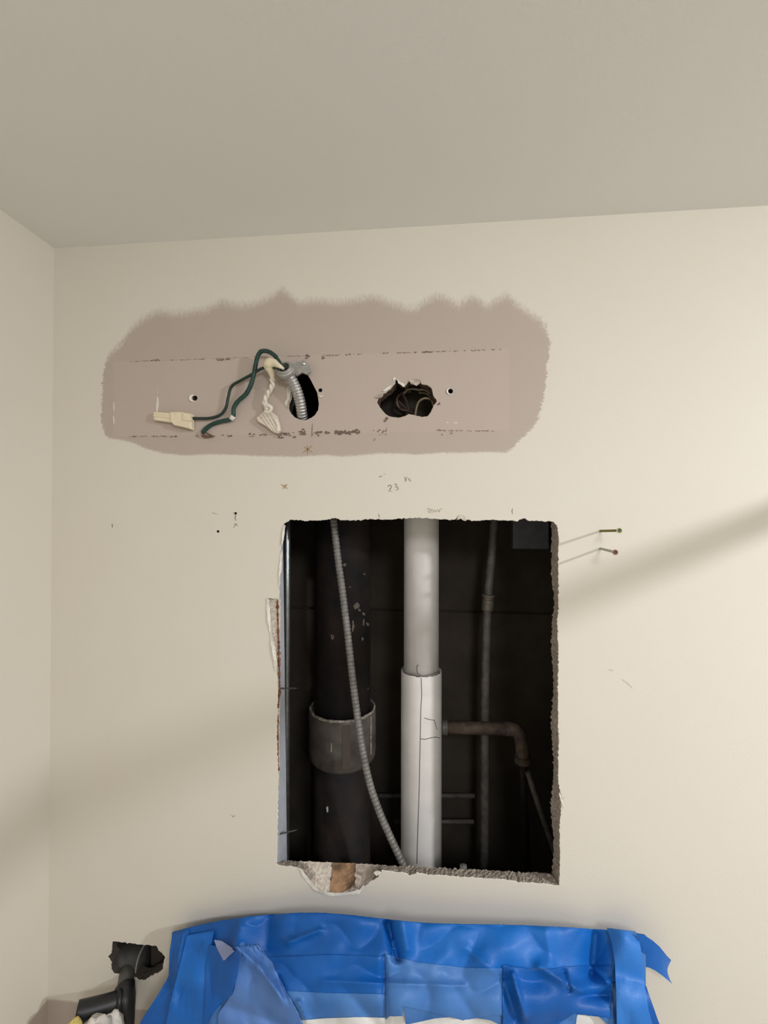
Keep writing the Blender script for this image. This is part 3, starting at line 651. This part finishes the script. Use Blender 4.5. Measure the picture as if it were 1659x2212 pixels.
lw = thing('lamp_wire', Q(372, 925, -0.008), 'thin dark green wire ending in a flat cream plug', 'wire')
lp_ = catmull([Q(612,794,-0.062), Q(604,797,-0.076), Q(588,793,-0.062), Q(566,796,-0.044), Q(542,810,-0.034), Q(520,822,-0.028), Q(500,835,-0.022), Q(493,858,-0.019), Q(488,880,-0.017), Q(476,896,-0.015), Q(455,903,-0.014), Q(430,904,-0.014), Q(408,903,-0.014)], 6)
sub('insulation', tube(lp_, 0.0032, 10), M_dgreen, lw, smooth=True)
pb = sub('plug_body', prism([(366,889),(390,889),(412,893),(412,927),(392,922),(374,918),(368,910)], -0.018, -0.003, 0.08), M_creamp, lw)
sub('plug_collar', prism([(394,892),(411,894),(411,910),(394,908)], -0.0205, -0.006, 0.10), M_creamp, pb)
pt_ = sub('plug_tip', prism([(331,889),(372,892),(372,913),(331,907)], -0.0145, -0.003, 0.06), M_creamp, lw)
sub('rib', prism([(331,896),(371,901),(371,904),(331,899)], -0.0158, -0.009), M_creamp, pt_)
ww_ = thing('white_wire', Q(590, 935, -0.008), 'twisted white wires with a cream wire nut hanging by the conduit', 'wire')
sub('wire_nut', tube(catmull([Q(612,797,-0.066), Q(605,792,-0.077), Q(593,785,-0.068), Q(582,787,-0.058), Q(585,800,-0.050), Q(588,814,-0.044), Q(588,822,-0.040)], 6), lambda u, i: 0.0035+0.0095*math.exp(-((u-0.5)/0.24)**2), 16), M_creamp, ww_, smooth=True)
core = resample(catmull([Q(588,818,-0.041), Q(587,836,-0.034), Q(578,852,-0.028), Q(572,866,-0.024), Q(574,878,-0.021), Q(580,886,-0.018)], 8), 0.0015)
for ph in (0, math.pi):
    V_ = [p+Vector((0.0028*math.cos(i*0.35+ph), 0.0028*math.sin(i*0.35+ph), 0)) for i, p in enumerate(core)]
    sub('strand', tube(V_, 0.0034, 9), M_whitew, ww_, smooth=True)
sub('knot', tube(catmull([Q(571,870,-0.024), Q(577,874,-0.026), Q(586,881,-0.024), Q(580,890,-0.020), Q(572,888,-0.018)], 6), lambda u, i: 0.0042+0.001*fb(i*.8), 10), M_whitew, ww_, smooth=True)
pc = sub('clear_cap', prism([(566,890),(584,887),(598,898),(603,915),(606,930),(600,936),(590,934),(574,921),(556,910),(553,902)], -0.0125, -0.002, 0.06), M_clear, ww_)
for (a_, b_, c_, d_) in ((568,893,594,932),(576,891,599,930),(584,890,602,926),(562,898,588,930)):
    sub('rib', tube([Q(a_,b_,-0.021), Q(c_,d_,-0.021)], 0.0019, 8), M_whitew, pc, smooth=True)
sub('tail', tube(catmull([Q(594,905,-0.020), Q(600,918,-0.020), Q(601,932,-0.017)], 5), 0.0042, 10), M_whitew, ww_, smooth=True)
# coiled wires in the jagged hole
coil = [(M_wtan, [(872,850),(880,842),(892,840),(905,842),(918,842),(930,850)], 0.05, 0.0028, 'pale tan wire arching across the top of the jagged hole'),
        (M_wtan, [(897,898),(900,880),(905,868),(915,861),(925,861),(933,866),(936,876)], 0.042, 0.0026, 'pale tan wire hooped at the lower right of the jagged hole'),
        (M_wbrn, [(888,846),(870,848),(860,856),(857,866),(860,878),(868,885),(884,888)], 0.055, 0.0028, 'brown wire looped at the left inside the jagged hole'),
        (M_wbrn, [(868,850),(876,862),(880,874),(884,890)], 0.062, 0.0025, 'brown wire crossing upright inside the jagged hole'),
        (M_wbrn, [(861,866),(870,876),(882,886),(892,892)], 0.060, 0.0025, 'brown wire crossing slantwise inside the jagged hole'),
        (M_wtan, [(905,848),(920,850),(930,858),(934,870)], 0.060, 0.0024, 'faint tan wire behind the hoop at the right of the jagged hole')]
for m_, pp, D, r_, lab in coil:
    pts = catmull([P(a_, b_, D+0.006*math.sin(i*1.4)) for i, (a_, b_) in enumerate(pp)], 8)
    mk('coiled_wire', tube(pts, r_, 8), m_, smooth=True, label=lab, cat='wire', group='wires coiled in the jagged hole')
jx, jy = P(878, 866, 0.085), None
jb = thing('junction_box', (jx.x, 0.09, jx.z-0.055), 'dark metal box behind the jagged hole', 'electrical box')
sub('back_plate', lathe((jx.x, 0.098, jx.z), (0,-1,0), [(0.075,0),(0.075,0.002)], 8), M_chase, jb)
sub('side_wall', lathe((jx.x, 0.036, jx.z), (0,1,0), [(0.075,0),(0.075,0.06),(0.072,0.06),(0.072,0)], 8, closed=True), M_chase, jb)

# ------------------------------------------------------------------ two screws right of the opening
for (a_, b_, c_, d_, mb, mh, lab) in ((1297,1147,1338,1146,M_scr1,M_scr1h,'olive green screw sticking out right of the opening'),(1297,1185,1329,1193,M_scr2,M_scr2h,'shiny screw with a reddish head, below the olive one')):
    s0 = P(a_, b_, 0.0); s1 = P(c_, d_, -0.078)
    t_ = thing('screw', s0, lab, 'screw', 'screws right of the opening')
    ax = (s1-s0).normalized()
    sub('shank', tube(resample([s0-ax*0.02, s1-ax*0.002], 0.0009), lambda u, i: 0.0026*(1 if i % 2 else 0.8), 10), mb, t_, smooth=True)
    sub('head', lathe(s1, ax, [(0.0026,-0.006),(0.0054,-0.001),(0.0056,0.0006),(0.0044,0.0010),(0.0032,-0.0014)], 18), mh, t_)
    sub('recess', lathe(s1-ax*0.0012, ax, [(0.0031,-0.0005),(0.0033,0.0006)], 12), M_dgrey, t_)

# ------------------------------------------------------------------ drain in the lower left corner
tr = thing('drain_trap', P(275, 2212, -0.05), 'black drain elbow coming out of a grey fitting in the broken hole', 'drain')
q0 = P(226, 2072, 0.052); q1 = P(317, 2074, 0.046)
axd = (q1-q0).normalized(); Ld = (q1-q0).length
fi = sub('wall_fitting', lathe(q0, axd, [(0.037,-0.03),(0.037,Ld)], 40), M_dgrey, tr, smooth=True)
sub('rim', lathe(q1, axd, [(0.0372+0.0017*math.cos(a_), 0.0017*math.sin(a_)) for a_ in [2*math.pi*k/8 for k in range(8)]], 48, closed=True), mat('pale_rim', (0.34,0.33,0.29), 0.6), fi, smooth=True)
sub('nipple', tube(catmull([P(276,2090,0.03), P(273,2112,0.0), P(270,2140,-0.025)], 6), 0.0165, 24), mat('grey_nipple', (0.11,0.11,0.10), 0.5), tr, smooth=True)
sub('down_leg', tube(catmull([P(269,2132,-0.024), P(270,2150,-0.035), P(274,2180,-0.045), P(278,2240,-0.05), P(278,2300,-0.05)], 6), lambda u, i: 0.0205 if u < .35 else 0.0205-0.011*min(1, (u-.35)/.4), 24), M_black, tr, smooth=True)
sub('arm', tube(catmull([P(268,2158,-0.04), P(240,2168,-0.055), P(205,2178,-0.07), P(166,2188,-0.085)], 6), lambda u, i: 0.0185+0.001*u, 28), M_black, tr, smooth=True)
sub('collar', tube([P(262,2160,-0.044), P(250,2164,-0.050)], 0.0215, 28), M_black, tr, smooth=True)
def lump(c, rx, ry, rz, sd, n=24, m2=14, amp=0.25):
    V_, F_ = [], []
    for j in range(m2+1):
        th = math.pi*j/m2
        for k in range(n):
            ph = 2*math.pi*k/n; d = Vector((math.sin(th)*math.cos(ph), math.sin(th)*math.sin(ph), math.cos(th)))
            s = 1+amp*(fb(d.x*2.2+sd, d.y*2.2, d.z*2.2)+0.5*abs(fb(d.x*5+sd, d.y*5, d.z*5)))
            V_.append(Vector(c)+Vector((d.x*rx*s, d.y*ry*s, d.z*rz*s)))
    for j in range(m2):
        for k in range(n): F_.append([j*n+k, (j+1)*n+k, (j+1)*n+(k+1)%n, j*n+(k+1)%n])
    return V_, F_
rg = thing('rag', P(225, 2300, -0.09), 'crumpled whitish rag under the black drain elbow', 'rag')
sub('cloth', join(lump(P(243,2222,-0.075), 0.022, 0.02, 0.032, 1.0), lump(P(205,2240,-0.11), 0.034, 0.03, 0.030, 4.0)), M_rag, rg, smooth=True)
mk('yellow_cloth', lump(P(160,2224,-0.12), 0.014, 0.014, 0.017, 9.0, 20, 12), M_yel, smooth=True, label='bit of yellow cloth at the left of the whitish rag', cat='cloth')

# ------------------------------------------------------------------ blue taped cover below the opening
TOPC = [(372,2013),(400,2004),(450,1994),(500,1984),(560,1977),(650,1971),(720,1972),(780,1979),(850,1987),(920,1994),(1000,1996),(1080,1997),(1150,1999),(1230,2003),(1300,2008),(1350,2010),(1395,2018)]
def topy(px):
    for (a_, b_), (c_, d_) in zip(TOPC, TOPC[1:]):
        if px <= c_: return b_+(d_-b_)*max(0, (px-a_))/(c_-a_)
    return TOPC[-1][1]
CREASE = [((838,1990),(858,2070),9,-0.020),((868,1988),(880,2050),14,0.009),((1108,2105),(1132,2195),8,0.010),((1085,2110),(1115,2200),16,-0.012),((1165,2088),(1255,2142),13,0.011),((1218,2098),(1230,2140),5,-0.008),((1283,2092),(1312,2122),6,0.008),((1285,2020),(1280,2100),24,-0.022),
 ((580,1985),(575,2050),26,-0.012),((625,2035),(690,2010),10,0.008),((510,2045),(560,2090),10,0.008),((560,2090),(612,2160),9,0.009),((600,2110),(618,2160),6,-0.007),((645,2165),(662,2205),6,0.009),((520,2000),(505,2060),14,0.008),((830,2070),(832,2200),6,-0.006),((760,2060),(900,2090),30,0.005),((1010,2050),(1090,2120),16,0.006),((960,2100),(1020,2190),22,-0.006),((1180,2010),(1190,2080),18,0.006),((700,2120),(1000,2130),10,0.004),((480,2170),(600,2212),18,-0.008),((1255,2150),(1310,2150),14,-0.010),((390,2030),(370,2180),10,0.005)]
def sd(p, a, b):
    ax_, ay = b[0]-a[0], b[1]-a[1]; t = max(0, min(1, ((p[0]-a[0])*ax_+(p[1]-a[1])*ay)/(ax_*ax_+ay*ay)))
    return math.hypot(p[0]-a[0]-ax_*t, p[1]-a[1]-ay*t)
def out_(px, py):
    u = (px-372)/1023.0; v = (py-topy(px))/200.0
    o_ = 0.050+0.030*math.sin(math.pi*max(0, min(1, u)))
    vv = max(0, min(1, v)); o_ += 0.055*vv*vv*(3-2*vv)-0.012*math.exp(-v*14)
    for a_, b_, w_, h_ in CREASE:
        d_ = sd((px, py), a_, b_)
        if d_ < w_*4: o_ += h_*math.exp(-(d_/w_)**1.4)*1.35
    o_ += 0.009*(abs(fb(px*0.011, py*0.009, 1.0))*2-0.4)+0.0012*fb(px*0.04, py*0.03, 4.0)
    return o_
def patch(l, r, nu, nv, lift, edge=1.5, sdv=0.0, curl=None):
    """strip of tape between two polylines (left, right), laid over the bulging cover"""
    def pol(pl, t):
        t *= len(pl)-1; i = min(int(t), len(pl)-2); w_ = t-i; return (pl[i][0]+(pl[i+1][0]-pl[i][0])*w_, pl[i][1]+(pl[i+1][1]-pl[i][1])*w_)
    V_, F_ = [], []
    for layer in (0, 1):
        for j in range(nv+1):
            a_ = pol(l, j/nv); b_ = pol(r, j/nv)
            for i in range(nu+1):
                px = a_[0]+(b_[0]-a_[0])*i/nu; py = a_[1]+(b_[1]-a_[1])*i/nu
                px += edge*fb(i*0.6, j*0.4, sdv); py += edge*fb(i*0.5, j*0.6, sdv+4)
                o_ = out_(px, py)+lift-layer*0.0007
                if curl: o_ += curl(i/nu, j/nv)
                V_.append(P(px, py, -o_))
    n1 = (nu+1)*(nv+1)
    for j in range(nv):
        for i in range(nu):
            q = j*(nu+1)+i; F_.append([q, q+nu+1, q+nu+2, q+1]); F_.append([n1+q, n1+q+1, n1+q+nu+2, n1+q+nu+1])
    edge_i = [i for i in range(nu+1)]+[j*(nu+1)+nu for j in range(1, nv+1)]+[nv*(nu+1)+i for i in range(nu-1, -1, -1)]+[j*(nu+1) for j in range(nv-1, 0, -1)]
    for k in range(len(edge_i)):
        a_, b_ = edge_i[k], edge_i[(k+1) % len(edge_i)]; F_.append([a_, b_, n1+b_, n1+a_])
    return V_, F_
cov = thing('taped_cover', P(880, 2400, -0.08), 'bright blue painter tape and white plastic wrapped over a bulging shape below the opening', 'masking tape')
def tp_(x0, x1, dy0, dy1, n=9):
    top = [(x0+(x1-x0)*k/n, topy(x0+(x1-x0)*k/n)+dy0) for k in range(n+1)]; bot = [(x0+(x1-x0)*k/n, topy(x0+(x1-x0)*k/n)+dy1) for k in range(n+1)]
    return top, bot
# white plastic sheet under the tape, running on below the frame
sub('plastic_sheet', patch(*tp_(415, 1350, 8, 640, 14), 90, 150, -0.014, 0.5, 2.0), M_plastic, cov, smooth=True)
# closing strip from the top edge back to the wall
V_, F_ = [], []; n = 60
for i in range(n+1):
    px = 374+(1393-374)*i/n; o_ = out_(px, topy(px)+1); p = P(px, topy(px)+1, -o_)
    V_ += [p, Vector((p.x, -0.010, p.z-o_*1.35-0.01))]
for i in range(n): F_.append([2*i, 2*i+2, 2*i+3, 2*i+1])
sub('tape_return', (V_, F_), M_tape, cov, smooth=True)
BASE_B = [(374,2330),(560,2222),(640,2205),(700,2200),(780,2197),(835,2199),(872,2175),(876,2214),(940,2200),(1000,2195),(1060,2204),(1120,2235),(1240,2240),(1247,2192),(1285,2188),(1312,2212),(1395,2330)]
sub('tape_layer', patch([(x_, topy(x_)+2) for x_, y_ in BASE_B], BASE_B, 76, 150, -0.0012, 0.4, 20.0), M_tape3, cov, smooth=True)
def strip(nm, m_, *a, **k): return sub(nm, patch(*a, **k), m_, cov, smooth=True)
strip('tape_strip', M_tape, *tp_(374, 862, 0, 108), 54, 110, 0.0, 1.0, 1.0)
strip('tape_strip', M_tape2, *tp_(846, 1340, 0, 112), 54, 110, 0.0012, 1.0, 3.0)
strip('tape_strip', M_tape3, *[[(x_, y_) for x_, y_ in pl] for pl in ([(440,2105),(560,2095),(700,2092),(870,2096)], [(440,2330),(560,2212),(700,2198),(870,2195)])], 46, 80, 0.0006, 1.2, 5.0)
strip('tape_strip', M_tape, [(575,2068),(700,2062),(840,2066)], [(575,2138),(700,2145),(840,2148)], 36, 60, 0.0016, 1.2, 6.0)
strip('tape_strip', M_tape3, [(832,2060),(900,2078),(1000,2090),(1080,2092),(1180,2092),(1262,2090)], [(832,2203),(872,2174),(1000,2204),(1080,2192),(1170,2230),(1240,2212)], 50, 90, 0.0020, 1.2, 7.0)
strip('tape_strip', M_tape, [(1085,2085),(1160,2095),(1260,2085),(1320,2085)], [(1085,2240),(1160,2240),(1240,2190),(1320,2200)], 44, 60, 0.0030, 1.2, 9.0)
strip('tape_strip', M_tapel, [(500,2046),(512,2090),(505,2140),(470,2190),(470,2260)], [(560,2040),(588,2080),(612,2130),(640,2180),(655,2212)], 44, 30, 0.0034, 3.0, 17.0)
# upright strips at both ends
strip('tape_strip', M_tape2, [(404,2020),(395,2060),(382,2110),(368,2160),(350,2260),(340,2330)], [(462,2009),(455,2050),(450,2090),(446,2130),(442,2212),(440,2330)], 60, 22, 0.006, 1.2, 11.0)
strip('tape_strip', M_tape, [(372,2014),(366,2060),(364,2110),(340,2150),(300,2212),(270,2330)], [(410,2006),(398,2060),(386,2110),(372,2160),(352,2260),(342,2330)], 60, 18, 0.002, 1.2, 12.0)
strip('tape_strip', M_taper, [(1310,2004),(1320,2030),(1327,2070),(1330,2120),(1332,2200),(1335,2330)], [(1373,2012),(1383,2040),(1390,2090),(1393,2130),(1402,2185),(1440,2330)], 60, 24, 0.010, 0.8, 13.0, curl=lambda i, j: 0.010*math.sin(math.pi*i)*max(0, 1-j*2.2))
strip('tape_strip', M_tape, [(1385,2125),(1392,2160),(1398,2330)], [(1396,2130),(1420,2200),(1470,2330)], 30, 10, 0.004, 0.6, 14.0)
# dark doubled strip with a peeled corner at the left
strip('tape_strip', M_tape, [(452,2040),(446,2080),(444,2120),(442,2160),(440,2240)], [(506,2052),(518,2070),(512,2110),(500,2150),(455,2190)], 44, 20, 0.009, 0.8, 15.0, curl=lambda i, j: 0.012*i*max(0, 1-j*1.3))
strip('peeled_corner', M_tapeb, [(462,2030),(470,2052),(483,2076)], [(478,2032),(500,2046),(506,2055)], 16, 12, 0.024, 0.5, 16.0)
# loose swallow tail at the right end
def flap():
    L_ = [(1374,2016),(1392,2020),(1410,2032),(1425,2045),(1440,2064),(1450,2074)]
    B_ = [(1388,2088),(1402,2090),(1416,2097),(1430,2107),(1442,2117),(1453,2126)]
    V_, F_ = [], []; nu, nv = 6, len(L_)-1
    for ly in (0, 1):
        for j in range(nv+1):
            for i in range(nu+1):
                t = i/nu; px = L_[j][0]+(B_[j][0]-L_[j][0])*t; py = L_[j][1]+(B_[j][1]-L_[j][1])*t
                if j == nv: px -= 10*math.sin(math.pi*t)
                V_.append(P(px, py, -(0.066-0.006*j+0.012*math.sin(math.pi*j/nv)-0.006*t-ly*0.0007)))
    n1 = (nu+1)*(nv+1)
    for j in range(nv):
        for i in range(nu):
            q = j*(nu+1)+i; F_.append([q, q+1, q+nu+2, q+nu+1]); F_.append([n1+q, n1+q+nu+1, n1+q+nu+2, n1+q+1])
    return V_, F_
sub('tape_tail', flap(), M_tape2, cov, smooth=True, label='loose swallow tailed end of tape')

# ------------------------------------------------------------------ the room's downlight, the added fill lamp and the rod whose shadow crosses the wall
for i, (lc, lab) in enumerate(((LAMP, 'round recessed downlight over the right end of the room'), (FILL_LAMP, 'added round fill light in the ceiling behind the viewer'))):
    t_ = thing('downlight', lc, lab, 'ceiling light', 'recessed downlights')  # the second one only houses the added fill lamp
    rr, dn, dd = ((0.062, LAMP_DIR, 0.041), (0.230, FILL_LAMP_DIR, 0.125))[i]
    sub('trim_ring', lathe(lc, (0,0,-1), [(rr*1.35,0.0),(rr*1.33,0.006),(rr*1.15,0.006),(rr*1.12,0.001)], 40), M_trimw, t_)
    sub('gimbal_ring', lathe(lc+Vector((0,0,-dd)), dn, [(rr*1.08,-0.022),(rr*1.08,0.002),(rr*1.01,0.002),(rr*1.01,-0.001)], 40), M_trimw, t_)
    sub('lens', lathe(lc+Vector((0,0,-dd)), dn, [(rr,0.0),(rr,0.001)], 40), M_lamp, t_)
_A = P(1659, 1118); RX = 1.16; RZ = _A.z+(LAMP.z-0.045-_A.z)*(RX-_A.x)/(LAMP.x-_A.x)
rd = thing('shower_rod', (RX, 0, RZ), 'chrome shower curtain rod running out from the wall beyond the right edge', 'rod')
sub('tube', tube([Vector((RX,-0.004,RZ)), Vector((RX,YF+0.004,RZ))], 0.0190, 24), M_chrome, rd, smooth=True)
sub('flange', lathe((RX,0,RZ), (0,-1,0), [(0.032,0.001),(0.030,0.008),(0.016,0.018)], 28), M_chrome, rd)
sub('flange', lathe((RX,YF,RZ), (0,1,0), [(0.032,0.001),(0.030,0.008),(0.016,0.018)], 28), M_chrome, rd)
